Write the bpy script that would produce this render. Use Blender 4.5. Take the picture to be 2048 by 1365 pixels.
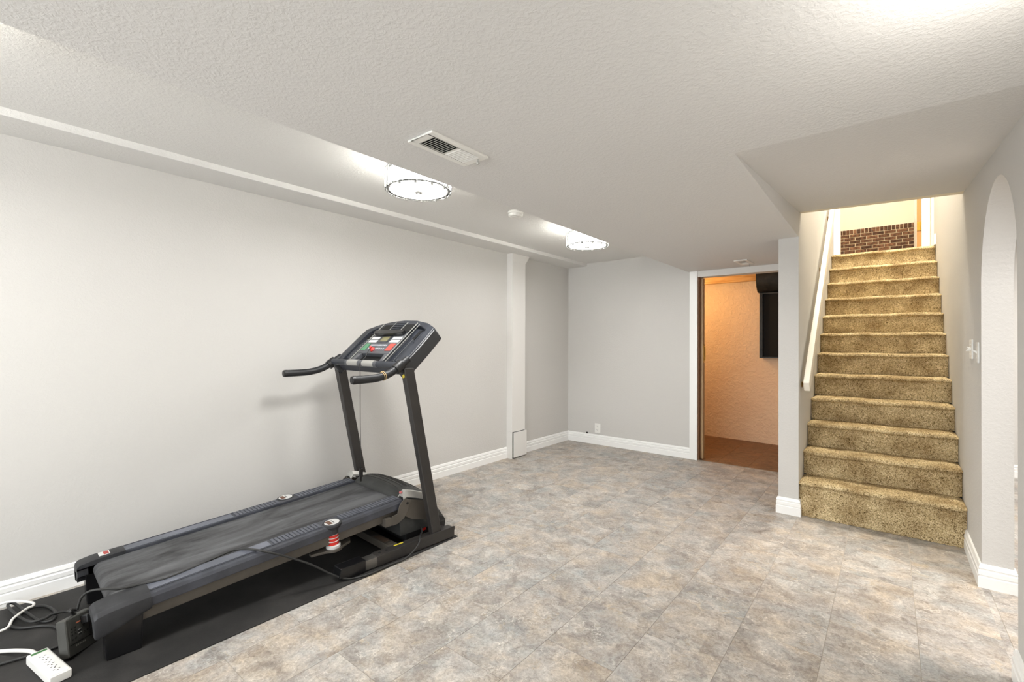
import bpy, bmesh, math, random
from mathutils import Vector, Matrix
random.seed(7)
for o in list(bpy.data.objects): bpy.data.objects.remove(o, do_unlink=True)
SC = bpy.context.scene
COL = SC.collection
PI = math.pi

# ------------------------------------------------------------------ camera
CAM = Vector((3.402, 0.0, 1.31))
YAW, PITCH, ROLL, FPX = math.radians(39.1223), math.radians(0.3082), math.radians(0.2054), 927.608
fw = Vector((-math.sin(YAW)*math.cos(PITCH), math.cos(YAW)*math.cos(PITCH), math.sin(PITCH)))
r0 = Vector((math.cos(YAW), math.sin(YAW), 0)); u0 = r0.cross(fw)
rt = r0*math.cos(ROLL) + u0*math.sin(ROLL); up = u0*math.cos(ROLL) - r0*math.sin(ROLL)
cd = bpy.data.cameras.new('camera'); cam = bpy.data.objects.new('camera', cd); COL.objects.link(cam)
M = Matrix((( rt.x, up.x, -fw.x, CAM.x), (rt.y, up.y, -fw.y, CAM.y), (rt.z, up.z, -fw.z, CAM.z), (0,0,0,1)))
cam.matrix_world = M
cd.sensor_fit = 'HORIZONTAL'; cd.sensor_width = 36; cd.lens = FPX/2048*36; cd.clip_start = .02
SC.camera = cam

# ------------------------------------------------------------------ world, exposure
w = bpy.data.worlds.new('world'); SC.world = w; w.use_nodes = True
w.node_tree.nodes['Background'].inputs[0].default_value = (.8, .85, .9, 1)
w.node_tree.nodes['Background'].inputs[1].default_value = .3
vs = SC.view_settings
vs.view_transform = 'Standard'; vs.look = 'None'; vs.gamma = 1; vs.exposure = 0.32
try: vs.use_curve_mapping = False
except Exception: pass

# ------------------------------------------------------------------ large lights (for the lamps built below, plus added fill)
def light(kind, loc, power, color=(1,1,1), size=.3, rot=(0,0,0), spread=None, shape='DISK'):
    d = bpy.data.lights.new('lamp_light', kind); d.energy = power; d.color = color
    if kind == 'AREA':
        d.shape = shape; d.size = size
        if spread: d.spread = spread
    else: d.shadow_soft_size = size
    o = bpy.data.objects.new('lamp_light', d); COL.objects.link(o); o.location = loc; o.rotation_euler = rot
    return o
WHITE = (1, .995, .98); WARM = (1, .80, .52); BULB = (1, .68, .33)
DRUMS = [(1.26, 1.76), (1.26, 3.72), (1.26, -.25)]  # the third drum is added behind the camera for fill
DOME = (3.62, 1.29)
for x, y in DRUMS:
    light('AREA', (x, y, 2.185), 16, WHITE, .34)                       # light leaving the frosted bottom glass
light('POINT', (DOME[0], DOME[1], 1.975), 7, (1, .96, .90), .10)
wl_ = light('AREA', (2.1, -3.23, 1.28), 112, (.94, .97, 1), 3.0, (math.radians(90), 0, 0), None, 'RECTANGLE'); wl_.data.size_y = 1.5   # fill light at an added window behind the camera
light('AREA', (5.2, 2.8, 2.30), 70, (1, .96, .93), 1.3)               # room beyond the arch
light('AREA', (5.2, 5.5, 2.30), 45, (1, .96, .93), .6)               # added fill lamp, brightens the far end beyond the arch
light('AREA', (3.32, 5.6, 4.70), 92, (1, .92, .79), .5)                         # stairwell
light('AREA', (3.2, 8.0, 4.70), 20, (1, .92, .80), .5)                 # upstairs hall
light('POINT', (1.05, 6.15, 1.98), 21, BULB, .04)                      # bare bulb in the utility room

# ------------------------------------------------------------------ materials
def nt(m): return m.node_tree.nodes, m.node_tree.links
def srgb(c):
    if max(c) > 1: c = tuple(v/255 for v in c)
    return tuple((v/12.92 if v <= .04045 else ((v+.055)/1.055)**2.4) for v in c[:3]) + (1,)
MATS = {}
def mat(name, col, rough=.5, metal=0, bump=None, var=None, emit=None, spec=None, trans=0, alpha=None):
    """bump=(scale, strength, detail) in world space; var=(scale, colour2, lo, hi) colour mottling."""
    if name in MATS: return MATS[name]
    m = bpy.data.materials.new(name); m.use_nodes = True; MATS[name] = m
    N, L = nt(m); b = N['Principled BSDF']
    b.inputs['Base Color'].default_value = srgb(col); b.inputs['Roughness'].default_value = rough; b.inputs['Metallic'].default_value = metal
    if spec is not None: b.inputs['Specular IOR Level'].default_value = spec
    if trans: b.inputs['Transmission Weight'].default_value = trans
    if emit: b.inputs['Emission Color'].default_value = srgb(emit[0]); b.inputs['Emission Strength'].default_value = emit[1]
    g = None
    if bump or var:
        g = N.new('ShaderNodeNewGeometry')
    if bump:
        n = N.new('ShaderNodeTexNoise'); n.inputs['Scale'].default_value = bump[0]; n.inputs['Detail'].default_value = bump[2] if len(bump) > 2 else 3
        L.new(g.outputs['Position'], n.inputs['Vector'])
        bp = N.new('ShaderNodeBump'); bp.inputs['Strength'].default_value = bump[1]; bp.inputs['Distance'].default_value = bump[3] if len(bump) > 3 else .004
        L.new(n.outputs['Fac'], bp.inputs['Height']); L.new(bp.outputs['Normal'], b.inputs['Normal'])
    if var:
        n2 = N.new('ShaderNodeTexNoise'); n2.inputs['Scale'].default_value = var[0]; n2.inputs['Detail'].default_value = 5
        L.new(g.outputs['Position'], n2.inputs['Vector'])
        r = N.new('ShaderNodeValToRGB'); r.color_ramp.elements[0].position = var[2]; r.color_ramp.elements[1].position = var[3]
        r.color_ramp.elements[0].color = srgb(col); r.color_ramp.elements[1].color = srgb(var[1])
        L.new(n2.outputs['Fac'], r.inputs['Fac']); L.new(r.outputs['Color'], b.inputs['Base Color'])
    return m

def textured_paint(name, col, scale, strength, dist=.004, rough=.7, col2=None):
    """knock-down / orange-peel plaster: blobs with flattened tops"""
    m = bpy.data.materials.new(name); m.use_nodes = True; MATS[name] = m
    N, L = nt(m); b = N['Principled BSDF']; b.inputs['Roughness'].default_value = rough; b.inputs['Base Color'].default_value = srgb(col)
    b.inputs['Specular IOR Level'].default_value = .3
    g = N.new('ShaderNodeNewGeometry')
    n = N.new('ShaderNodeTexNoise'); n.inputs['Scale'].default_value = scale; n.inputs['Detail'].default_value = 4; n.inputs['Roughness'].default_value = .6; n.inputs['Distortion'].default_value = .6
    L.new(g.outputs['Position'], n.inputs['Vector'])
    rp = N.new('ShaderNodeValToRGB'); rp.color_ramp.elements[0].position = .42; rp.color_ramp.elements[1].position = .62
    L.new(n.outputs['Fac'], rp.inputs['Fac'])
    bp = N.new('ShaderNodeBump'); bp.inputs['Strength'].default_value = strength; bp.inputs['Distance'].default_value = dist
    L.new(rp.outputs['Color'], bp.inputs['Height']); L.new(bp.outputs['Normal'], b.inputs['Normal'])
    if col2:
        n2 = N.new('ShaderNodeTexNoise'); n2.inputs['Scale'].default_value = 2.2; n2.inputs['Detail'].default_value = 6
        L.new(g.outputs['Position'], n2.inputs['Vector'])
        mx = N.new('ShaderNodeMix'); mx.data_type = 'RGBA'; mx.inputs[6].default_value = srgb(col); mx.inputs[7].default_value = srgb(col2)
        L.new(n2.outputs['Fac'], mx.inputs[0]); L.new(mx.outputs[2], b.inputs['Base Color'])
    return m
M_WALL = textured_paint('wall_paint', (204, 202, 198), 70, .16)
M_CEIL = textured_paint('ceiling_paint', (222, 221, 219), 66, .22, .005)
M_CEILS = textured_paint('ceiling_paint_fine', (224, 223, 220), 62, .22, .005)
M_CREAM = mat('cream_paint', (240, 232, 212), .7, bump=(60, .1))
M_UTIL = textured_paint('utility_plaster', (236, 214, 186), 22, .45, .012, .8, (224, 190, 158))
M_TRIM = mat('trim_white', (244, 244, 242), .35, bump=(30, .02))
M_POST = mat('post_paint', (226, 224, 220), .55, bump=(60, .05))
M_BRASS = mat('brass', (190, 150, 70), .25, 1, bump=(80, .05))
M_BRASSD = mat('brass_aged', (120, 92, 50), .35, 1, bump=(80, .05))
M_PLASTW = mat('white_plastic', (236, 235, 230), .4, bump=(50, .02))
M_BLK = mat('black_plastic', (26, 26, 27), .45, bump=(220, .08, 2))
M_BLKG = mat('black_gloss', (18, 18, 20), .28, bump=(60, .02))
M_RAIL = mat('rail_plastic', (56, 58, 65), .45, bump=(180, .06), var=(9, (76, 79, 88), .45, .8))
M_RIB = mat('rib_plastic', (82, 85, 94), .4, bump=(160, .04))
M_CAP = mat('endcap_plastic', (38, 39, 42), .55, bump=(260, .1, 2), var=(14, (54, 55, 58), .45, .85))
M_TUBE = mat('upright_paint', (48, 46, 45), .42, .15, bump=(120, .03), var=(6, (58, 55, 52), .4, .8))
M_TAUPE = mat('frame_paint', (90, 85, 78), .42, .2, bump=(120, .03), var=(10, (76, 71, 65), .4, .8))
M_SILV = mat('silver_plastic', (176, 175, 170), .35, .4, bump=(90, .02))
M_CONS = mat('console_plastic', (40, 43, 50), .45, bump=(160, .05), var=(12, (58, 62, 70), .45, .85))
M_CONSG = mat('console_grey', (78, 80, 84), .4, bump=(160, .03))
M_GRIP = mat('grip_foam', (30, 31, 34), .5, bump=(200, .08))
M_RED = mat('red_plastic', (206, 44, 34), .35, bump=(60, .02))
M_GREEN = mat('green_key', (82, 134, 100), .5, bump=(60, .02))
M_REDK = mat('red_key', (186, 74, 64), .5, bump=(60, .02))
M_LBL = mat('white_label', (206, 206, 204), .5, bump=(60, .02))
M_INK = mat('dark_print', (40, 38, 40), .6, bump=(60, .02))
M_LCD = mat('lcd', (116, 112, 78), .2, bump=(60, .01))
M_DARK = mat('void_black', (8, 8, 8), .9, bump=(60, .02))
M_YEL = mat('yellow_sticker', (228, 208, 60), .5, bump=(60, .02))
M_RUBB = mat('rubber_band', (206, 178, 130), .6, bump=(60, .02))
M_CORD = mat('black_cord', (38, 38, 37), .5, bump=(90, .03))
M_CORDW = mat('white_cord', (228, 226, 220), .45, bump=(90, .03))
M_SURGE = mat('surge_plastic', (62, 62, 58), .45, bump=(240, .06))
M_OAK = mat('door_wood', (176, 128, 72), .5, bump=(40, .1))
M_BLKM = mat('black_metal', (34, 36, 36), .5, .5, bump=(40, .2), var=(14, (52, 52, 50), .45, .8))

def wood_mat(name, c1, c2, scale=(3, 40, 40)):
    m = bpy.data.materials.new(name); m.use_nodes = True; N, L = nt(m); b = N['Principled BSDF']; b.inputs['Roughness'].default_value = .55
    g = N.new('ShaderNodeNewGeometry'); mp = N.new('ShaderNodeMapping'); mp.inputs['Scale'].default_value = scale
    L.new(g.outputs['Position'], mp.inputs['Vector'])
    n = N.new('ShaderNodeTexNoise'); n.inputs['Scale'].default_value = 1; n.inputs['Detail'].default_value = 6; n.inputs['Distortion'].default_value = .8
    L.new(mp.outputs[0], n.inputs['Vector'])
    r = N.new('ShaderNodeValToRGB'); r.color_ramp.elements[0].position = .35; r.color_ramp.elements[1].position = .65
    r.color_ramp.elements[0].color = srgb(c1); r.color_ramp.elements[1].color = srgb(c2)
    L.new(n.outputs['Fac'], r.inputs['Fac']); L.new(r.outputs[0], b.inputs['Base Color'])
    return m
M_PINE = wood_mat('pine_joist', (196, 146, 84), (226, 184, 124))
M_DOOR = wood_mat('door_veneer', (150, 118, 82), (178, 146, 106), (40, 40, 3))

def stone_floor(name='slate_vinyl', tint=None):
    m = bpy.data.materials.new(name); m.use_nodes = True; N, L = nt(m); b = N['Principled BSDF']
    g = N.new('ShaderNodeNewGeometry'); oi = N.new('ShaderNodeObjectInfo')
    mul = N.new('ShaderNodeMath'); mul.operation = 'MULTIPLY'; mul.inputs[1].default_value = 37.0
    L.new(oi.outputs['Random'], mul.inputs[0])
    cmb = N.new('ShaderNodeCombineXYZ')
    for i in range(3): L.new(mul.outputs[0], cmb.inputs[i])
    add = N.new('ShaderNodeVectorMath'); add.operation = 'ADD'; L.new(g.outputs['Position'], add.inputs[0]); L.new(cmb.outputs[0], add.inputs[1])
    V = add.outputs[0]
    def noise(scale, det=6, rough=.6, dist=0, vec=V):
        n = N.new('ShaderNodeTexNoise'); n.inputs['Scale'].default_value = scale; n.inputs['Detail'].default_value = det
        n.inputs['Roughness'].default_value = rough; n.inputs['Distortion'].default_value = dist
        L.new(vec, n.inputs['Vector']); return n
    def ramp(src, stops):
        r = N.new('ShaderNodeValToRGB'); e = r.color_ramp.elements
        while len(e) < len(stops): e.new(.5)
        for k, (p, c) in enumerate(stops):
            e[k].position = p; e[k].color = srgb(c) if len(c) == 3 else c
        L.new(src, r.inputs['Fac']); return r
    def mix(fac, a, c, mode='MIX'):
        x = N.new('ShaderNodeMix'); x.data_type = 'RGBA'; x.blend_type = mode
        if isinstance(fac, float): x.inputs[0].default_value = fac
        else: L.new(fac, x.inputs[0])
        for i, s in ((6, a), (7, c)):
            if isinstance(s, tuple): x.inputs[i].default_value = s
            else: L.new(s, x.inputs[i])
        return x.outputs[2]
    # warp the lookup so patches look like torn slate flakes
    wn = noise(9, 4, .6); wsub = N.new('ShaderNodeVectorMath'); wsub.operation = 'MULTIPLY_ADD'
    wsub.inputs[1].default_value = (.16, .16, .16); L.new(wn.outputs['Color'], wsub.inputs[0]); L.new(V, wsub.inputs[2])
    W = wsub.outputs[0]
    base = ramp(noise(6.5, 12, .72, .9, W).outputs['Fac'], [(.30, (130, 122, 115)), (.42, (176, 169, 162)), (.53, (206, 201, 195)), (.66, (236, 232, 225))])
    hue = ramp(noise(4.2, 6, .6, .5).outputs['Fac'], [(.34, (202, 212, 218)), (.50, (230, 228, 226)), (.66, (236, 222, 202))])
    c = mix(.85, base.outputs[0], hue.outputs[0], 'MULTIPLY')
    # flakes: voronoi cells with own tint, edges torn by a fine warp
    wf = noise(34, 6, .7); wfa = N.new('ShaderNodeVectorMath'); wfa.operation = 'MULTIPLY_ADD'
    wfa.inputs[1].default_value = (.055, .055, .055); L.new(wf.outputs['Color'], wfa.inputs[0]); L.new(W, wfa.inputs[2]); W2 = wfa.outputs[0]
    vo = N.new('ShaderNodeTexVoronoi'); vo.inputs['Scale'].default_value = 13; vo.inputs['Randomness'].default_value = 1; L.new(W2, vo.inputs['Vector'])
    sep = N.new('ShaderNodeSeparateColor'); L.new(vo.outputs['Color'], sep.inputs[0])
    cell = ramp(sep.outputs[0], [(.0, (170, 160, 150)), (.3, (204, 200, 196)), (.6, (214, 208, 201)), (.88, (230, 218, 200)), (1., (190, 197, 201))])
    c = mix(.20, c, cell.outputs[0])
    # dark cracks and pale edges along the flakes, broken by a mask
    ve = N.new('ShaderNodeTexVoronoi'); ve.feature = 'DISTANCE_TO_EDGE'; ve.inputs['Scale'].default_value = 13; L.new(W2, ve.inputs['Vector'])
    crack = ramp(ve.outputs['Distance'], [(.0, (1, 1, 1, 1)), (.035, (0, 0, 0, 1))])
    mask = ramp(noise(9, 5, .6).outputs['Fac'], [(.54, (0, 0, 0, 1)), (.62, (1, 1, 1, 1))])
    mask2 = ramp(noise(8.3, 5, .6, 0, W).outputs['Fac'], [(.40, (1, 1, 1, 1)), (.47, (0, 0, 0, 1))])
    f1 = N.new('ShaderNodeMath'); f1.operation = 'MULTIPLY'; L.new(crack.outputs[0], f1.inputs[0]); L.new(mask.outputs[0], f1.inputs[1])
    f2 = N.new('ShaderNodeMath'); f2.operation = 'MULTIPLY'; L.new(crack.outputs[0], f2.inputs[0]); L.new(mask2.outputs[0], f2.inputs[1])
    f1b = N.new('ShaderNodeMath'); f1b.operation = 'MULTIPLY'; f1b.inputs[1].default_value = .62; L.new(f1.outputs[0], f1b.inputs[0])
    f2b = N.new('ShaderNodeMath'); f2b.operation = 'MULTIPLY'; f2b.inputs[1].default_value = .75; L.new(f2.outputs[0], f2b.inputs[0])
    c = mix(f1b.outputs[0], c, srgb((116, 106, 97))); c = mix(f2b.outputs[0], c, srgb((244, 239, 230)))
    # ochre stains, dark smudges, fine grain
    och = ramp(noise(10, 5, .6, .5, W).outputs['Fac'], [(.60, (0, 0, 0, 1)), (.72, (.5, .5, .5, 1))]); c = mix(och.outputs[0], c, srgb((206, 186, 152)))
    smu = ramp(noise(17, 6, .65, .8, W).outputs['Fac'], [(.30, (.55, .55, .55, 1)), (.42, (0, 0, 0, 1))]); c = mix(smu.outputs[0], c, srgb((128, 119, 110)))
    fine = ramp(noise(75, 8, .75, .6).outputs['Fac'], [(.34, (150, 145, 140)), (.62, (255, 254, 252))])
    c = mix(.60, c, fine.outputs[0], 'MULTIPLY')
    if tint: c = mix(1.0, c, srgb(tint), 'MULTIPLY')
    L.new(c, b.inputs['Base Color']); b.inputs['Roughness'].default_value = .48; b.inputs['Specular IOR Level'].default_value = .35
    bp = N.new('ShaderNodeBump'); bp.inputs['Strength'].default_value = .45; bp.inputs['Distance'].default_value = .004
    L.new(noise(26, 8, .7, .6, W).outputs['Fac'], bp.inputs['Height']); L.new(bp.outputs[0], b.inputs['Normal'])
    return m
M_FLOOR = stone_floor()
M_FLOORU = stone_floor('slate_vinyl_brown_tint', (178, 140, 108))  # utility tiles: the same slate colours multiplied by a brown tint
M_JOINT = mat('tile_joint', (196, 188, 176), .7, bump=(40, .05))

def carpet_mat():
    m = bpy.data.materials.new('carpet_pile'); m.use_nodes = True; N, L = nt(m); b = N['Principled BSDF']; b.inputs['Roughness'].default_value = .95
    b.inputs['Specular IOR Level'].default_value = .1
    g = N.new('ShaderNodeNewGeometry')
    n = N.new('ShaderNodeTexNoise'); n.inputs['Scale'].default_value = 120; n.inputs['Detail'].default_value = 3; n.inputs['Roughness'].default_value = .7; n.inputs['Distortion'].default_value = 1.5
    L.new(g.outputs['Position'], n.inputs['Vector'])
    r = N.new('ShaderNodeValToRGB'); e = r.color_ramp.elements
    e[0].position = .38; e[0].color = srgb((96, 78, 48)); e[1].position = .50; e[1].color = srgb((214, 190, 142)); x = e.new(.62); x.color = srgb((248, 232, 194))
    L.new(n.outputs['Fac'], r.inputs['Fac'])
    n2 = N.new('ShaderNodeTexNoise'); n2.inputs['Scale'].default_value = 7; n2.inputs['Detail'].default_value = 4; L.new(g.outputs['Position'], n2.inputs['Vector'])
    r2 = N.new('ShaderNodeValToRGB'); r2.color_ramp.elements[0].position = .35; r2.color_ramp.elements[1].position = .65
    r2.color_ramp.elements[0].color = srgb((204, 196, 186)); r2.color_ramp.elements[1].color = (1, 1, 1, 1); L.new(n2.outputs['Fac'], r2.inputs['Fac'])
    mx = N.new('ShaderNodeMix'); mx.data_type = 'RGBA'; mx.blend_type = 'MULTIPLY'; mx.inputs[0].default_value = 1
    L.new(r.outputs[0], mx.inputs[6]); L.new(r2.outputs[0], mx.inputs[7]); L.new(mx.outputs[2], b.inputs['Base Color'])
    bp = N.new('ShaderNodeBump'); bp.inputs['Strength'].default_value = .6; bp.inputs['Distance'].default_value = .006
    L.new(n.outputs['Fac'], bp.inputs['Height']); L.new(bp.outputs[0], b.inputs['Normal'])
    return m
M_CARPET = carpet_mat()

def brick_mat():
    m = bpy.data.materials.new('brick_clay'); m.use_nodes = True; N, L = nt(m); b = N['Principled BSDF']; b.inputs['Roughness'].default_value = .85
    oi = N.new('ShaderNodeObjectInfo'); g = N.new('ShaderNodeNewGeometry')
    r = N.new('ShaderNodeValToRGB'); e = r.color_ramp.elements
    e[0].color = srgb((92, 62, 44)); e[1].color = srgb((150, 108, 80)); L.new(oi.outputs['Random'], r.inputs['Fac'])
    n = N.new('ShaderNodeTexNoise'); n.inputs['Scale'].default_value = 30; n.inputs['Detail'].default_value = 5; L.new(g.outputs['Position'], n.inputs['Vector'])
    r2 = N.new('ShaderNodeValToRGB'); r2.color_ramp.elements[0].position = .38; r2.color_ramp.elements[1].position = .6; r2.color_ramp.elements[0].color = srgb((150, 140, 135)); r2.color_ramp.elements[1].color = (1, 1, 1, 1)
    L.new(n.outputs['Fac'], r2.inputs['Fac'])
    mx = N.new('ShaderNodeMix'); mx.data_type = 'RGBA'; mx.blend_type = 'MULTIPLY'; mx.inputs[0].default_value = 1
    L.new(r.outputs[0], mx.inputs[6]); L.new(r2.outputs[0], mx.inputs[7]); L.new(mx.outputs[2], b.inputs['Base Color'])
    return m
M_BRICK = brick_mat()
M_MORTAR = mat('mortar', (222, 206, 178), .9, bump=(60, .2))

def belt_mat():
    m = bpy.data.materials.new('running_belt'); m.use_nodes = True; N, L = nt(m); b = N['Principled BSDF']; b.inputs['Roughness'].default_value = .62
    tc = N.new('ShaderNodeTexCoord'); mp = N.new('ShaderNodeMapping'); mp.inputs['Scale'].default_value = (9, 2.2, 5); mp.inputs['Rotation'].default_value = (0, 0, .35)
    L.new(tc.outputs['Object'], mp.inputs['Vector'])
    n = N.new('ShaderNodeTexNoise'); n.inputs['Scale'].default_value = 1; n.inputs['Detail'].default_value = 9; n.inputs['Roughness'].default_value = .65; n.inputs['Distortion'].default_value = .7
    L.new(mp.outputs[0], n.inputs['Vector'])
    r = N.new('ShaderNodeValToRGB'); e = r.color_ramp.elements; e[0].position = .34; e[0].color = srgb((30, 30, 32)); e[1].position = .68; e[1].color = srgb((96, 97, 99))
    L.new(n.outputs['Fac'], r.inputs['Fac']); L.new(r.outputs[0], b.inputs['Base Color'])
    n2 = N.new('ShaderNodeTexNoise'); n2.inputs['Scale'].default_value = 300; L.new(tc.outputs['Object'], n2.inputs['Vector'])
    bp = N.new('ShaderNodeBump'); bp.inputs['Strength'].default_value = .15; bp.inputs['Distance'].default_value = .002; L.new(n2.outputs['Fac'], bp.inputs['Height']); L.new(bp.outputs[0], b.inputs['Normal'])
    return m
M_BELT = belt_mat()
M_MAT = mat('rubber_mat', (32, 31, 30), .65, bump=(160, .12), var=(5, (54, 52, 50), .46, .8))
M_GLOW = mat('frosted_glass_lit', (255, 253, 248), .5, emit=((255, 252, 244), 2.6), bump=(40, .02))
M_SHADE = mat('shade_lit', (255, 253, 248), .5, emit=((255, 252, 244), 80.0), bump=(40, .02))
M_GLASS = mat('crystal', (250, 252, 252), .03, trans=1.0, bump=(30, .02))
M_CHROME = mat('chrome', (200, 200, 198), .12, 1, bump=(30, .01))
M_NICK = mat('nickel', (58, 58, 56), .5, .3, bump=(30, .01))
M_CLIP = mat('clip_acrylic', (150, 150, 146), .4, bump=(30, .01))

# ------------------------------------------------------------------ mesh helpers
WM = {}      # world matrix of empties used as parents
class B:
    def __init__(s, f=None): s.bm = bmesh.new(); s.f = f or (lambda x, y, z: (x, y, z))
    def v(s, p): return s.bm.verts.new(s.f(*p))
    def poly(s, pts): return s.bm.faces.new([s.v(p) for p in pts])
    def box(s, lo, hi):
        P = [(x, y, z) for z in (lo[2], hi[2]) for y in (lo[1], hi[1]) for x in (lo[0], hi[0])]
        V = [s.v(p) for p in P]
        for q in ((0,2,3,1),(4,5,7,6),(0,1,5,4),(2,6,7,3),(0,4,6,2),(1,3,7,5)): s.bm.faces.new([V[i] for i in q])
        return s
    def prism(s, pts, axis, a, b):
        """polygon pts (2-D) in the plane normal to axis (0 x: pts are (y,z); 1 y: (x,z); 2 z: (x,y)), extruded a..b"""
        def p3(p, t): return (t, p[0], p[1]) if axis == 0 else ((p[0], t, p[1]) if axis == 1 else (p[0], p[1], t))
        A = [s.v(p3(p, a)) for p in pts]; Bv = [s.v(p3(p, b)) for p in pts]; n = len(pts)
        s.bm.faces.new(A[::-1]); s.bm.faces.new(Bv)
        for i in range(n): s.bm.faces.new([A[i], A[(i+1) % n], Bv[(i+1) % n], Bv[i]])
        return s
    def tube(s, pts, r, n=10, smooth=6, cap=True):
        P = [Vector(p) for p in pts]
        if smooth and len(P) > 2:
            Q = [P[0]*2-P[1]] + P + [P[-1]*2-P[-2]]; o = []
            for i in range(1, len(Q)-2):
                p0, p1, p2, p3 = Q[i-1:i+3]
                for k in range(smooth):
                    t = k/smooth
                    o.append(.5*((2*p1)+(-p0+p2)*t+(2*p0-5*p1+4*p2-p3)*t*t+(-p0+3*p1-3*p2+p3)*t**3))
            o.append(P[-1]); P = o
        rings = []; nrm = None
        for i, p in enumerate(P):
            d = (P[min(i+1, len(P)-1)] - P[max(i-1, 0)]).normalized()
            if nrm is None:
                nrm = d.orthogonal().normalized()
            nrm = (nrm - d*nrm.dot(d)).normalized(); bn = d.cross(nrm)
            rr = r[i*(len(r)-1)//max(1, len(P)-1)] if isinstance(r, (list, tuple)) else r
            rings.append([s.v(tuple(p + nrm*math.cos(2*PI*k/n)*rr + bn*math.sin(2*PI*k/n)*rr)) for k in range(n)])
        for a, b in zip(rings, rings[1:]):
            for k in range(n): s.bm.faces.new([a[k], a[(k+1) % n], b[(k+1) % n], b[k]])
        if cap: s.bm.faces.new(rings[0][::-1]); s.bm.faces.new(rings[-1])
        return s
    def lathe(s, c, prof, n=32, axis=2):
        """profile of (radius, height) around an axis through c"""
        rings = []
        for r, h in prof:
            ring = []
            for k in range(n if r > 1e-6 else 1):
                a = 2*PI*k/n; p = [r*math.cos(a), r*math.sin(a), h]
                if axis == 0: p = [p[2], p[0], p[1]]
                elif axis == 1: p = [p[0], p[2], p[1]]
                ring.append(s.v((c[0]+p[0], c[1]+p[1], c[2]+p[2])))
            rings.append(ring)
        for a, b in zip(rings, rings[1:]):
            for k in range(n):
                q = [a[k % len(a)], a[(k+1) % len(a)], b[(k+1) % len(b)], b[k % len(b)]]
                q2 = []
                for x in q:
                    if x not in q2: q2.append(x)
                if len(q2) > 2: s.bm.faces.new(q2)
        if len(rings[0]) > 1 and prof[0] != prof[-1]: s.bm.faces.new(rings[0][::-1])
        if len(rings[-1]) > 1 and prof[0] != prof[-1]: s.bm.faces.new(rings[-1])
        return s
    def torus(s, c, R, r, n=40, m=8, axis=2):
        return s.lathe(c, [(R+r*math.cos(2*PI*k/m), r*math.sin(2*PI*k/m)) for k in range(m+1)], n, axis)
    def build(s, name, m, parent=None, bevel=0, seg=2, smooth=False, label=None, angle=30):
        bm = s.bm
        bmesh.ops.remove_doubles(bm, verts=bm.verts, dist=1e-6)
        bmesh.ops.recalc_face_normals(bm, faces=bm.faces)
        if bevel:
            ed = [e for e in bm.edges if len(e.link_faces) == 2 and e.calc_face_angle(0) > math.radians(angle)]
            bmesh.ops.bevel(bm, geom=ed, offset=bevel, segments=seg, profile=.7, affect='EDGES', clamp_overlap=True)
        me = bpy.data.meshes.new(name)
        inv = None
        if parent is None:
            xs = [v.co for v in bm.verts]
            lo = Vector((min(v.x for v in xs), min(v.y for v in xs), min(v.z for v in xs))); hi = Vector((max(v.x for v in xs), max(v.y for v in xs), max(v.z for v in xs)))
            base = Vector(((lo.x+hi.x)/2, (lo.y+hi.y)/2, lo.z))
            bmesh.ops.translate(bm, verts=bm.verts, vec=-base)
        else:
            inv = WM[parent.name].inverted(); bmesh.ops.transform(bm, matrix=inv, verts=bm.verts)
        bm.to_mesh(me); bm.free(); me.materials.append(m)
        o = bpy.data.objects.new(name, me); COL.objects.link(o)
        if parent is None: o.location = base; WM[o.name] = Matrix.Translation(base)
        else: o.parent = parent; WM[o.name] = WM[parent.name]
        if smooth:
            for p in me.polygons: p.use_smooth = True
            if smooth == 'auto':
                try: me.set_sharp_from_angle(angle=math.radians(35))
                except Exception: pass
        if label: o['label'] = label
        return o
def tag(o, label, cat, group=None):
    o['label'] = label; o['category'] = cat
    if group: o['group'] = group
    return o
def struct(o): o['kind'] = 'structure'; return o
def empty(name, loc, rz=0, parent=None):
    o = bpy.data.objects.new(name, None); COL.objects.link(o); o.location = loc; o.rotation_euler = (0, 0, rz); o.empty_display_size = .1
    WM[o.name] = Matrix.Translation(loc) @ Matrix.Rotation(rz, 4, 'Z')
    return o
def inst(me, name, loc, parent, rot=(0, 0, 0), scale=(1, 1, 1)):
    """one more object of shared mesh data under parent; loc in the parent's own frame"""
    o = bpy.data.objects.new(name, me); COL.objects.link(o); o.parent = parent; o.location = loc; o.rotation_euler = rot; o.scale = scale
    return o
def copy_tree(root, loc, rz=None):
    r = root.copy(); COL.objects.link(r); r.location = loc
    if rz is not None: r.rotation_euler = (0, 0, rz)
    for ch in list(root.children):
        c = ch.copy(); COL.objects.link(c); c.parent = r
        for g in list(ch.children):
            d = g.copy(); COL.objects.link(d); d.parent = c
    return r
def boxo(name, lo, hi, m, parent=None, bevel=0, **k): return B().box(lo, hi).build(name, m, parent, bevel, **k)

# ------------------------------------------------------------------ the shell
YB, XR, ZL, ZH = 5.40, 3.79, 2.135, 2.375
YREAR = -3.3
struct(boxo('wall_left', (-.12, YREAR-.12, -.02), (0, YB+.12, 2.5), M_WALL))
wb = B(); wb.box((0, YB, -.02), (1.72, YB+.12, 2.5)); wb.box((1.72, YB, 2.068), (2.62, YB+.12, 2.5)); wb.box((2.62, YB, -.02), (2.73, YB+.12, 2.5))
struct(wb.build('wall_back', M_WALL))
wr = B(); wr.box((-.12, YREAR-.12, -.02), (.38, YREAR, 2.5)); wr.box((3.42, YREAR-.12, -.02), (3.92, YREAR, 2.5)); wr.box((.38, YREAR-.12, -.02), (3.42, YREAR, .52)); wr.box((.38, YREAR-.12, 2.04), (3.42, YREAR, 2.5))
struct(wr.build('wall_rear', M_WALL))
wn_ = struct(empty('fill_window', (1.9, YREAR, .52)))  # added window, invented to carry the fill light
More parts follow.
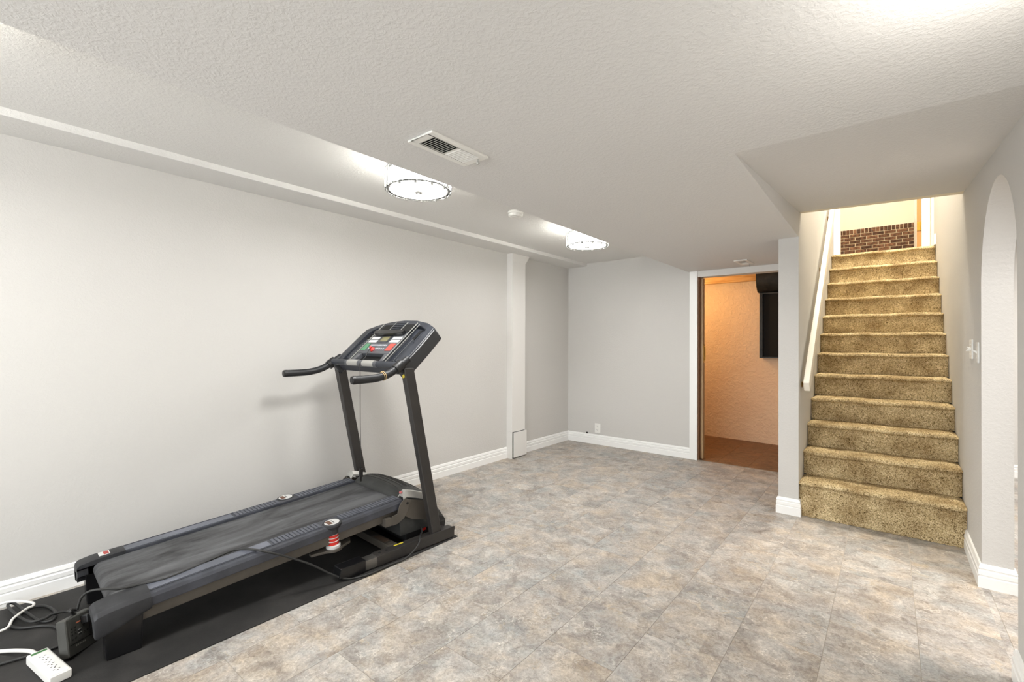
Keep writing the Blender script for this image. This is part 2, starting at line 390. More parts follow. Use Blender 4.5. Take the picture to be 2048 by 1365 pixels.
for x0, x1, z0, z1 in ((.38, .44, .52, 2.04), (3.36, 3.42, .52, 2.04), (.44, 3.36, .52, .58), (.44, 3.36, 1.98, 2.04), (1.37, 1.43, .58, 1.98), (2.37, 2.43, .58, 1.98)): boxo('fill_window_frame', (x0, YREAR-.09, z0), (x1, YREAR-.03, z1), M_TRIM, wn_, .004)
for x0, x1 in ((.44, 1.37), (1.43, 2.37), (2.43, 3.36)): boxo('fill_window_pane', (x0, YREAR-.065, .58), (x1, YREAR-.058, 1.98), mat('fill_window_glass', (250, 252, 252), .02, trans=1.0, bump=(3, .005)), wn_)
struct(boxo('ceiling', (0, YREAR, ZH), (1.64, YB, ZH+.08), M_CEILS))
struct(boxo('ceiling_soffit', (0, YREAR, 2.338), (.285, YB, ZH), M_CEILS))
XS = 2.865                                                    # face of the stair's left wall
low = [(1.62, YREAR), (XR, YREAR), (XR, 2.155), (XS+.02, 2.155), (XS, 4.13), (2.73, 4.13), (2.73, YB), (1.62, YB)]
struct(B().prism(low, 2, ZL, 2.43).build('ceiling_dropped', M_CEIL))
sl = B()                                                      # ceiling that climbs over the stair
sl.bm.faces.new([sl.v(p) for p in ((XS+.02, 2.155, ZL), (XR, 2.155, ZL), (XR, 4.29, 2.336), (XS, 4.16, 2.330))])
slf = sl.bm.faces[:] if hasattr(sl.bm.faces, '__getitem__') else list(sl.bm.faces)
ex = bmesh.ops.extrude_face_region(sl.bm, geom=list(sl.bm.faces))
bmesh.ops.translate(sl.bm, vec=(0, 0, .06), verts=[g for g in ex['geom'] if isinstance(g, bmesh.types.BMVert)])
struct(sl.build('ceiling_sloped', M_CEIL))
struct(B().prism([(XS, 4.16), (XR, 4.29), (XR, 4.17+.2), (XS, 4.04+.2)], 2, 2.338, 4.8).build('wall_stair_front', M_CREAM))
struct(boxo('wall_stair_left', (2.73, 4.13, -.02), (XS, 7.0, 4.8), M_WALL))
YA0, YA1, ZS = 2.645, 3.565, 1.63                             # arch opening in the right wall
arc = [((YA0+YA1)/2 + (YA1-YA0)/2*math.cos(PI - k*PI/40), ZS + .46*math.sin(k*PI/40)) for k in range(41)]
rw = [(YREAR, -.02), (YA0, -.02)] + arc + [(YA1, -.02), (7.0, -.02), (7.0, 4.8), (4.25, 4.8), (4.25, 2.5), (YREAR, 2.5)]
struct(B().prism(rw, 0, XR, 3.912).build('wall_right', M_WALL))
# room beyond the arch
struct(boxo('wall_arch_room_far', (3.912, 6.72, -.02), (6.7, 6.84, 2.5), M_WALL))
struct(boxo('wall_arch_room_side', (6.6, -1.0, -.02), (6.72, 6.84, 2.5), M_WALL))
struct(boxo('wall_arch_room_near', (3.912, -1.12, -.02), (6.72, -1.0, 2.5), M_WALL))
struct(boxo('ceiling_arch_room', (3.912, -1.0, 2.40), (6.6, 6.72, 2.48), M_CEILS))
struct(boxo('floor_arch_room', (3.912, -1.0, -.03), (6.6, 6.72, 0), M_FLOOR))
# utility room behind the doorway
struct(B().prism([(.2, 7.02), (2.73, 6.84), (2.73, 7.1), (.2, 7.2)], 2, -.02, 2.5).build('wall_utility_back', M_UTIL))
struct(boxo('wall_utility_left', (.2, YB+.12, -.02), (.3, 7.05, 2.5), M_UTIL))
struct(boxo('ceiling_utility', (.2, YB+.12, 2.38), (2.73, 7.05, 2.44), M_PINE))
# upstairs
struct(boxo('floor_upstairs', (2.2, 6.93, 2.15), (4.6, 9.1, 2.38), M_CARPET))
struct(boxo('wall_upstairs_back', (2.2, 9.0, 2.15), (4.6, 9.12, 4.8), M_CREAM))
struct(boxo('wall_upstairs_left', (2.1, 7.0, 2.15), (2.2, 9.12, 4.8), M_CREAM))
struct(boxo('wall_upstairs_right', (4.6, 7.0, 2.15), (4.7, 9.12, 4.8), M_CREAM))
wd = B(); wd.box((2.2, 7.0, 2.15), (2.88, 7.10, 4.8)); wd.box((3.72, 7.0, 2.15), (4.6, 7.10, 4.8)); wd.box((2.88, 7.0, 4.42), (3.72, 7.10, 4.8))
struct(wd.build('wall_upstairs_door', M_CREAM))
struct(boxo('ceiling_upstairs', (2.1, 4.1, 4.8), (4.7, 9.12, 4.88), M_CREAM))

# floor: slab of joints with every tile laid on it
floor = struct(boxo('floor', (-.1, YREAR, -.04), (3.912, 7.05, -.0016), M_JOINT))
TW, TL_, GAP = .3183, .6366, .0018
FO = WM['floor'].translation
tile_me = {}
def tile(x0, x1, y0, y1):
    key = (round(x1-x0, 4), round(y1-y0, 4), y0 > YB-.001)
    if key not in tile_me:
        bm = bmesh.new(); bmesh.ops.create_cube(bm, size=1)
        for v in bm.verts: v.co = Vector((v.co.x*key[0], v.co.y*key[1], (v.co.z-.5)*.006))
        me = bpy.data.meshes.new('tile'); bm.to_mesh(me); bm.free(); me.materials.append(M_FLOORU if key[2] else M_FLOOR); tile_me[key] = me
    inst(tile_me[key], 'tile', Vector(((x0+x1)/2, (y0+y1)/2, 0)) - FO, floor)
zones = [(0, XR, -.9, YB-.0), (.3, 2.73, YB, 6.98), (XR, 3.912, YA0, YA1)]
k0 = 3.50 - 11*TW
for k in range(-1, 13):
    xa = k0 + k*TW
    for j in range(-5, 14):
        ya = (j*TL_) + (.0 if k % 2 == 0 else TL_/2) + .11
        for zx0, zx1, zy0, zy1 in zones:
            a, b_, c_, d_ = max(xa+GAP/2, zx0), min(xa+TW-GAP/2, zx1), max(ya+GAP/2, zy0), min(ya+TL_-GAP/2, zy1)
            if b_-a > .01 and d_-c_ > .01: tile(a, b_, c_, d_)
struct(boxo('floor_behind_camera', (0, YREAR, -.0015), (XR, -.9, 0), M_FLOOR))

# baseboards: profile with two grooves, swept along each wall
PROF = [(0, 0), (.016, 0), (.016, .058), (.011, .062), (.011, .066), (.015, .070), (.015, .090), (.009, .095), (.009, .100), (.013, .105), (.008, .122), (0, .126)]
def baseboard(name, p, q, nrm, ea=0, eb=0):
    """p,q: floor ends on the wall face (x,y); nrm: unit normal into the room; ea/eb extend the ends by the depth (mitre)"""
    d = Vector((q[0]-p[0], q[1]-p[1], 0)).normalized(); n = Vector((nrm[0], nrm[1], 0)); b = B()
    A = [b.v(tuple(Vector((p[0], p[1], z)) + n*t - d*t*ea)) for t, z in PROF]; C = [b.v(tuple(Vector((q[0], q[1], z)) + n*t + d*t*eb)) for t, z in PROF]
    m = len(PROF); b.bm.faces.new(A[::-1]); b.bm.faces.new(C)
    for i in range(m): b.bm.faces.new([A[i], A[(i+1) % m], C[(i+1) % m], C[i]])
    return struct(b.build(name, M_TRIM))
baseboard('baseboard_left', (0, YREAR), (0, 4.085), (1, 0))
baseboard('baseboard_left_far', (0, 4.335), (0, YB), (1, 0), 0, -1)
baseboard('baseboard_back', (0, YB), (1.635, YB), (0, -1), -1, 0)
baseboard('baseboard_pillar', (2.73, 4.13), (XS, 4.13), (0, -1), 1, 1)
baseboard('baseboard_pillar_side', (2.73, 4.13), (2.73, 5.38), (-1, 0), 1, 0)
baseboard('baseboard_pillar_return', (XS, 4.13), (XS, 4.165), (1, 0), 1, 0)
baseboard('baseboard_right', (XR, YA1), (XR, 4.165), (-1, 0), 1, 0)
baseboard('baseboard_arch_far', (XR, YA1), (3.912, YA1), (0, -1), 1, 1)
baseboard('baseboard_right_near', (XR, YREAR), (XR, YA0), (-1, 0), 0, 1)
baseboard('baseboard_arch_near', (XR, YA0), (3.912, YA0), (0, 1), 1, 1)
baseboard('baseboard_arch_back', (3.912, 6.72), (6.6, 6.72), (0, -1))
baseboard('baseboard_arch_side', (3.912, YA1), (3.912, 6.72), (1, 0), 1, 0)

# doorway to the utility room
dr = struct(empty('door_1', (1.72, YB, 0)))
boxo('casing', (1.635, YB-.022, 0), (1.70, YB, ZL), M_TRIM, dr, .004)
boxo('casing', (1.700, YB-.030, 0), (1.722, YB, ZL), M_TRIM, dr, .003)
boxo('head_casing', (1.722, YB-.012, 2.068), (2.73, YB, ZL), M_POST, dr, .002)
boxo('jamb', (1.722, YB-.001, 0), (1.738, YB+.045, 2.068), mat('jamb_brown', (112, 76, 48), .6, bump=(40, .1)), dr)
slab = boxo('sliding_door', (1.66, YB+.048, .012), (1.766, YB+.098, 2.060), M_DOOR, dr, .002)
boxo('jamb', (1.722, YB+.10, 0), (1.738, YB+.12, 2.068), mat('jamb_brown', (112, 76, 48)), dr)
pull = B(); pull.box((1.766, YB+.058, 1.10), (1.769, YB+.088, 1.31)); pull.tube([(1.768, YB+.073, 1.125), (1.776, YB+.073, 1.14), (1.778, YB+.073, 1.205), (1.776, YB+.073, 1.27), (1.768, YB+.073, 1.285)], .006, 8)
pull.build('door_pull', M_BRASS, slab, smooth='auto', label='brass pull')
boxo('threshold', (1.722, YB-.01, 0), (2.73, YB+.012, .004), mat('threshold_metal', (150, 140, 128), .4, .6, bump=(40, .02)), dr)

# joists in the utility room
tag(boxo('ceiling_joist', (.31, 6.74, 2.150), (2.72, 6.82, 2.379), M_PINE, None, .004), 'bare pine joist at the top of the orange utility room wall', 'joist')
# black flue: recessed panel with hood
fl = empty('flue_box', (2.3, 6.86, 1.13)); tag(fl, 'black metal flue panel with rounded hood on the orange utility wall', 'flue')
f = B(); f.box((2.085, 6.76, 1.135), (2.120, 6.89, 1.985)); f.box((2.085, 6.76, 1.135), (2.70, 6.86, 1.150)); f.box((2.085, 6.76, 1.965), (2.70, 6.86, 1.985)); f.build('frame', M_BLKM, fl, .003)
boxo('back_panel', (2.12, 6.80, 1.15), (2.70, 6.835, 1.965), M_DARK, fl)
for z in (1.22, 1.86, 1.93): B().lathe((2.102, 6.750, z), [(.012, 0), (.012, .012), (.005, .018), (0, .018)], 10, 1).build('bolt', M_BLKM, fl)
hp = [(6.90, 2.36), (6.66, 2.36), (6.64, 2.25), (6.645, 2.15), (6.675, 2.06), (6.73, 2.0), (6.80, 1.985), (6.90, 1.985)]
hb = B()
hb.prism(hp, 0, 2.06, 2.70); hb.build('hood', M_BLKM, fl, .012, 3, smooth='auto')

# ------------------------------------------------------------------ post against the left wall
po = empty('boxed_post', (.05, 4.21, 0)); tag(po, 'white boxed post with corbel top standing against the left wall', 'post')
boxo('shaft', (.002, 4.085, .301), (.085, 4.325, 2.24), M_POST, po, .002)
B().prism([(4.085, 2.24), (4.325, 2.24), (4.40, 2.33), (4.40, 2.338), (4.085, 2.338)], 0, .002, .085).build('corbel', M_POST, po, .001)
boxo('core', (.002, 4.10, 0), (.07, 4.33, .31), M_DARK, po)
boxo('side_panel', (.002, 4.083, .0), (.088, 4.090, .30), M_POST, po, .001)
boxo('front_cover', (.090, 4.102, .012), (.100, 4.340, .297), M_POST, po, .002)

# outlet, cable hole
ol = empty('wall_outlet', (.455, YB, .14)); tag(ol, 'white duplex wall outlet low on the back wall', 'outlet')
boxo('plate', (.415, YB-.006, .148), (.495, YB, .272), M_PLASTW, ol, .002)
for z in (.185, .235):
    rc = B().lathe((.455, YB-.008, z), [(.017, 0), (.017, .004)], 20, 1).build('receptacle', M_PLASTW, ol)
    s = B(); s.box((.446, YB-.0095, z), (.449, YB-.0075, z+.009)); s.box((.461, YB-.0095, z), (.464, YB-.0075, z+.009)); s.lathe((.455, YB-.0095, z-.007), [(.003, 0), (.003, .002)], 8, 1); s.build('slots', M_INK, rc)
hl = B(); hl.lathe((.30, YB-.004, .131), [(.015, 0), (.012, .003), (0, .0035)], 14, 1); tag(hl.build('cable_grommet', M_DARK), 'small black cable hole above the back baseboard', 'cable hole')

# ------------------------------------------------------------------ switches on the right wall (seen edge on)
def switch(y, zc, toggles, label):
    e = empty('light_switch', (XR, y, zc-.06)); tag(e, label, 'switch', 'light switches on the right wall')
    wv = .036 if toggles == 1 else .058
    boxo('plate', (XR-.007, y-wv, zc-.058), (XR, y+wv, zc+.058), M_PLASTW, e, .002)
    for k in range(toggles):
        yy = y + (0 if toggles == 1 else (-.023, .023)[k])
        up_ = .012 if k == 0 else -.010
        B().prism([(XR-.005, zc-.008), (XR-.005, zc+.008), (XR-.024, zc+.004+up_), (XR-.024, zc-.002+up_)], 1, yy-.004, yy+.004).build('toggle', M_PLASTW, e, .0015)
    for dz in (.03, -.03): B().lathe((XR-.009, y, zc+dz), [(.003, 0), (.003, .003)], 8, 0).build('screw', M_PLASTW, e)
switch(3.93, 1.285, 2, 'white double toggle switch plate nearer the stairs')
switch(3.67, 1.268, 1, 'white single toggle switch plate nearer the arch')

# ------------------------------------------------------------------ stairs
st = empty('staircase', (3.33, 5.4, 0)); tag(st, 'straight staircase covered in tan shag carpet', 'staircase')
NST, RUN, RISE, Y1, Z1 = 12, .2345, .1916, 4.125, .272
def step_mesh(rise, seed, run=RUN, back=.06):
    """carpeted step: riser, rolled nosing, tread; local origin at nose line on top; a fine grid jittered into tufts"""
    rnd = random.Random(seed); path = []
    rz = .026; ov = .034
    path += [(ov, -rise + t*(rise-.052)) for t in [k/18 for k in range(19)]]
    path += [(ov - .004*math.sin(k/5*PI/2)*0 - (ov-0.0)*(1-math.cos(k/6*PI/2)), -.052 + .026*math.sin(k/6*PI/2)) for k in range(1, 7)]
    path += [(rz - rz*math.cos(k/6*PI/2), -.026 + rz*math.sin(k/6*PI/2)) for k in range(1, 7)]
    path += [(rz + (run + ov + .01 - rz)*k/26, 0) for k in range(1, 27)]
    W = XR - XS - .003; nx = 104; V = []; F = []
    for j, (y, z) in enumerate(path):
        a = path[max(0, j-1)]; c = path[min(len(path)-1, j+1)]; t = Vector((0, c[0]-a[0], c[1]-a[1])).normalized(); n = Vector((0, -t.z, t.y))
        for i in range(nx+1):
            x = -W/2 + W*i/nx
            e = min(1, min(i, nx-i)/3); sag = .004*math.sin(i*.13+seed)*.6
            d = (rnd.random()-.35)*.0065*e - (1-e)*.010
            V.append((x + (rnd.random()-.5)*.005*e, y + n.y*d, z + n.z*d + sag*(1 if j > 20 else 0)))
    for j in range(len(path)-1):
        for i in range(nx): q = j*(nx+1)+i; F.append((q, q+1, q+nx+2, q+nx+1))
    me = bpy.data.meshes.new('step'); me.from_pydata(V, [], F); me.materials.append(M_CARPET)
    for p in me.polygons: p.use_smooth = True
    return me
variants = [step_mesh(RISE, s) for s in (1, 2, 3, 4)]
SO = WM['staircase'].translation
for n in range(NST):
    me = step_mesh(Z1-.002, 11) if n == 0 else (step_mesh(RISE, 9, .255) if n == NST-1 else variants[n % 4])
    inst(me, 'step', Vector(((XS+XR)/2, Y1+RUN*n, Z1+RISE*n)) - SO, st)
core = [(Y1+.05, 0)]
for n in range(NST): core += [(Y1+RUN*n+.05, Z1+RISE*n-.03), (Y1+RUN*(n+1)+.05, Z1+RISE*n-.03)]
core += [(Y1+RUN*NST+.05, 0)]
B().prism(core, 0, XS+.02, XR-.02).build('carriage', M_OAK, st)

# handrail
hr = empty('handrail', (2.91, 4.18, .9)); tag(hr, 'white flat board handrail on brass brackets beside the stairs', 'handrail')
p0, p1 = Vector((2.912, 4.175, .985)), Vector((2.912, 6.75, 3.24)); dd = (p1-p0).normalized(); nn = Vector((0, -dd.z, dd.y))
rb = B()
corners = [p0 - nn*.045, p1 - nn*.045, p1 + nn*.045, p0 + nn*.045]
rb.prism([(c.y, c.z) for c in corners], 0, 2.892, 2.932); rb.build('rail', mat('handrail_paint', (246, 241, 228), .35, bump=(40, .03)), hr, .008, 3, smooth='auto')
for t in (.03, .50, .80):
    c = p0.lerp(p1, t) - nn*.05
    b = B(); b.lathe((XS, c.y+.01, c.z-.02), [(.024, 0), (.022, .006), (.008, .010)], 16, 0); b.tube([(XS+.006, c.y+.01, c.z-.02), (XS+.03, c.y+.008, c.z-.015), (2.912, c.y, c.z+.005)], .006, 8); b.box((2.900, c.y-.03, c.z-.002), (2.924, c.y+.03, c.z+.004))
    b.build('bracket', M_BRASSD, hr, smooth='auto', label='aged brass bracket')

# top of the stairs: door frame, open door, brick wainscot
df = struct(empty('door_2', (3.3, 7.0, 2.386)))
boxo('casing', (2.866, 6.975, 2.386), (2.928, 7.0, 4.42), M_TRIM, df, .004)
boxo('jamb', (2.915, 6.99, 2.386), (2.932, 7.11, 4.42), M_TRIM, df)
boxo('casing', (3.69, 6.975, 2.386), (3.756, 7.0, 4.42), M_TRIM, df, .004)
boxo('jamb', (3.688, 6.99, 2.386), (3.705, 7.11, 4.42), M_TRIM, df)
dl = boxo('door_leaf', (3.646, 7.035, 2.40), (3.686, 7.80, 4.41), M_TRIM, df, .002)
boxo('edge_strip', (3.647, 7.028, 2.40), (3.685, 7.036, 4.41), M_OAK, dl)
hg = B(); hg.box((3.649, 7.022, 2.615), (3.687, 7.029, 2.715)); hg.tube([(3.687, 7.020, 2.612), (3.687, 7.020, 2.718)], .006, 8, 0); hg.build('hinge', M_BRASS, dl, .001, label='brass hinge')
struct(boxo('baseboard_stair_top', (3.775, 6.68, 2.386), (XR, 7.0, 2.50), M_TRIM, None, .003))
bk = empty('brick_wainscot', (3.3, 8.98, 2.386)); tag(bk, 'low wall of brown bricks with an upright top course upstairs', 'brick wall')
ZB1 = 3.105; ROW, BL_, MJ = .0492, .1405, .0095
boxo('mortar', (2.21, 8.972, 2.386), (4.5, 8.998, ZB1-.003), M_MORTAR, bk)
def brick_mesh(lx, lz):
    bm = bmesh.new(); bmesh.ops.create_cube(bm, size=1)
    for v in bm.verts: v.co = Vector((v.co.x*lx, v.co.y*.03, v.co.z*lz))
    bmesh.ops.bevel(bm, geom=list(bm.edges), offset=.0018, segments=1, affect='EDGES')
    me = bpy.data.meshes.new('brick'); bm.to_mesh(me); bm.free(); me.materials.append(M_BRICK); return me
bs, bh = brick_mesh(BL_-MJ, ROW-MJ), brick_mesh(.0462-.0075, .066)
BO = WM['brick_wainscot'].translation
for k in range(42): inst(bh, 'brick', Vector((2.53+k*.0462, 8.978+random.uniform(-.0015, .0015), ZB1-.033)) - BO, bk)
for rr in range(12):
    z = ZB1 - .066 - MJ - (ROW-MJ)/2 - rr*ROW
    for k in range(15): inst(bs, 'brick', Vector((2.50 + k*BL_ + (0 if rr % 2 else BL_/2), 8.978+random.uniform(-.002, .002), z)) - BO, bk)

# ------------------------------------------------------------------ ceiling fixtures
def drum_lamp(x, y, label):
    e = empty('ceiling_lamp', (x, y, 2.19)); tag(e, label, 'ceiling lamp', 'drum lamps on the raised ceiling')
    R = .182
    B().lathe((x, y, 2.335), [(.075, 0), (.075, .03), (.05, .04)], 32).build('canopy', M_CHROME, e, smooth='auto')
    B().lathe((x, y, 0), [(.16, 2.205), (.162, 2.21), (.162, 2.322), (.16, 2.327), (.155, 2.322), (.155, 2.21)], 48).build('inner_shade', M_SHADE, e, smooth='auto')
    B().lathe((x, y, 0), [(0, 2.196), (.12, 2.198), (.168, 2.204), (.168, 2.210), (0, 2.210)], 48).build('diffuser', M_GLOW, e, smooth='auto', label='glowing frosted glass disc')
    B().torus((x, y, 2.207), R, .0028).build('bottom_ring', M_NICK, e, smooth=True)
    B().torus((x, y, 2.318), R, .0028).build('top_ring', M_NICK, e, smooth=True)
    B().lathe((x, y, 0), [(0, 2.176), (.006, 2.178), (.007, 2.186), (.020, 2.190), (.022, 2.195), (0, 2.197)], 20).build('finial', M_CLIP, e, smooth='auto')
    g = B().box((-.0165, -.003, -.062), (.0165, .003, .060)).bm
    me = bpy.data.meshes.new('crystal_panel'); bmesh.ops.bevel(g, geom=list(g.edges), offset=.0012, segments=1, affect='EDGES'); g.to_mesh(me); g.free(); me.materials.append(M_GLASS)
    c = B(); c.box((-.006, -.003, -.010), (.006, .003, .005)); cm = bpy.data.meshes.new('clip'); c.bm.to_mesh(cm); c.bm.free(); cm.materials.append(M_CLIP)
    wv = B().tube([(0, 0, -.055), (0, 0, .056)], .0011, 5, 0); wme = bpy.data.meshes.new('panel_outline'); wv.bm.to_mesh(wme); wv.bm.free(); wme.materials.append(M_NICK)  # added thin rods that draw the grey outlines of the glass panels
    for k in range(30):
        a = 2*PI*k/30; inst(me, 'crystal_panel', (math.cos(a)*(R+.006), math.sin(a)*(R+.006), .0725), e, (0, 0, a+PI/2))
    for k in range(30):
        a = 2*PI*(k+.5)/30; inst(wme, 'panel_outline', (math.cos(a)*(R+.0115), math.sin(a)*(R+.0115), .0725), e)
    for k in range(12):
        a = 2*PI*(k+.5)/12; inst(cm, 'clip', (math.cos(a)*(R-.004), math.sin(a)*(R-.004), .012), e, (0, 0, a+PI/2))
    return e
drum_lamp(DRUMS[0][0], DRUMS[0][1], 'lit round crystal drum lamp nearest the ceiling vent')
drum_lamp(DRUMS[1][0], DRUMS[1][1], 'lit round crystal drum lamp farther back near the corner')
drum_lamp(DRUMS[2][0], DRUMS[2][1], 'lit round crystal drum lamp added for fill behind the viewpoint')
def dome_lamp(x, y, z, r, label, col=(255, 246, 232), es=3.0):
    e = empty('flush_lamp', (x, y, z-.085)); tag(e, label, 'ceiling lamp')
    B().lathe((x, y, z-.022), [(r+.008, 0), (r+.012, .010), (r+.008, .022)], 40).build('base', M_NICK, e, smooth='auto')
    B().lathe((x, y, z-.022), [(r*math.cos(k/8*PI/2), -.055*math.sin(k/8*PI/2)) for k in range(9)], 40).build('dome', mat('dome_glow_%d' % int(es*10), col, .4, emit=(col, es), bump=(40, .02)), e, smooth='auto')
dome_lamp(DOME[0], DOME[1], ZL, .14, 'flush dome lamp on the low ceiling near the arch')
dome_lamp(5.2, 2.8, 2.40, .20, 'flush dome lamp in the middle of the room past the arch')
dome_lamp(5.2, 5.5, 2.40, .20, 'flush dome lamp added for fill at the far end of the room past the arch')
dome_lamp(3.32, 5.6, 4.80, .20, 'flush dome lamp high above the stairs')
dome_lamp(3.2, 8.0, 4.80, .20, 'flush dome lamp over the upstairs hall')
bl = empty('bare_bulb', (1.05, 6.15, 1.98)); tag(bl, 'bare bulb hanging in the utility room behind the wall', 'bulb')
B().lathe((1.05, 6.15, 2.06), [(.02, 0), (.022, .03), (.01, .06)], 16).build('socket', M_BLK, bl, smooth='auto')
B().tube([(1.05, 6.15, 2.11), (1.05, 6.15, 2.38)], .004, 6, 0).build('cord', M_CORD, bl)

# ------------------------------------------------------------------ ceiling register, second register, smoke detector
def register(cx_, cy_, lx, ly, label, closed_half=True):
    e = empty('air_vent', (cx_, cy_, ZL-.012)); tag(e, label, 'vent')
    fr = B(); t = .026
    x0, x1, y0, y1 = cx_-lx/2, cx_+lx/2, cy_-ly/2, cy_+ly/2
    for a, b in (((x0, y0), (x0+t, y1)), ((x1-t, y0), (x1, y1)), ((x0+t, y0), (x1-t, y0+t*1.3)), ((x0+t, y1-t*1.3), (x1-t, y1))): fr.box((a[0], a[1], ZL-.010), (b[0], b[1], ZL+.0))
    fr.build('frame', M_PLASTW, e, .0025)
    boxo('duct_opening', (x0+t, y0+t*1.3, ZL-.0015), (x1-t, y1-t*1.3, ZL-.0005), M_DARK, e)
    yy = y0+t*1.3; span = ly-2.6*t; n = 20
    for k in range(n):
        y = yy + span*(k+.5)/n; tilt = .0052 if k < n*.52 else -.0050
        b = B(); hw = .0012
        b.prism([(y-hw-tilt, ZL-.010), (y+hw-tilt, ZL-.010), (y+hw+tilt, ZL-.002), (y-hw+tilt, ZL-.002)], 0, x0+t, x1-t); b.build('slat', M_PLASTW, e)
    lv = B(); lv.tube([(cx_+lx*.22, y1-t*.9, ZL-.008), (cx_+lx*.22, y1-t*.9, ZL-.024)], .004, 8, 0); lv.lathe((cx_+lx*.22, y1-t*.9, ZL-.032), [(.006, 0), (.008, .006), (.004, .010)], 12); lv.build('lever', M_SILV, e, smooth='auto')
register(1.958, 1.352, .15, .325, 'white slatted air vent on the low ceiling beside the drum lamp')
register(2.275, 5.06, .12, .30, 'white slatted air vent on the low ceiling near the doorway')
sd = empty('smoke_detector', (1.06, 2.92, 2.33)); tag(sd, 'round white smoke detector between the two drum lamps', 'smoke detector')
B().lathe((1.06, 2.92, ZH), [(.062, 0), (.064, -.008), (.062, -.016), (.056, -.018), (.056, -.022), (.060, -.024), (.058, -.036), (.050, -.042), (0, -.043)], 40).build('body', M_PLASTW, sd, smooth='auto')
B().lathe((1.06, 2.92, ZH-.043), [(.034, 0), (.034, -.003), (.030, -.004), (0, -.004)], 32).build('grille', M_POST, sd, smooth='auto')

# ------------------------------------------------------------------ rubber mat
mb = B(); mb.box((.055, -.35, .0003), (1.135, 2.215, .0055)); tag(mb.build('floor_mat', M_MAT, None, .0015), 'black rubber mat lying under the treadmill', 'mat')

# ------------------------------------------------------------------ treadmill (own frame: x across, y along, z up)
TLOC, TYAW = Vector((.58, .438, .0055)), math.radians(-3.0)
tm = empty('treadmill', TLOC, TYAW); tag(tm, 'dark grey folding treadmill with console standing by the left wall', 'treadmill')
TM = WM['treadmill']
def T(x, y, z): return tuple(TM @ Vector((x, y, z)))
ANG = math.atan(.068); ca, sa = math.cos(ANG), math.sin(ANG); ZD = .216
def D(x, s, h): return T(x, s*ca - h*sa, ZD + s*sa + h*ca)           # deck frame
HW = .352
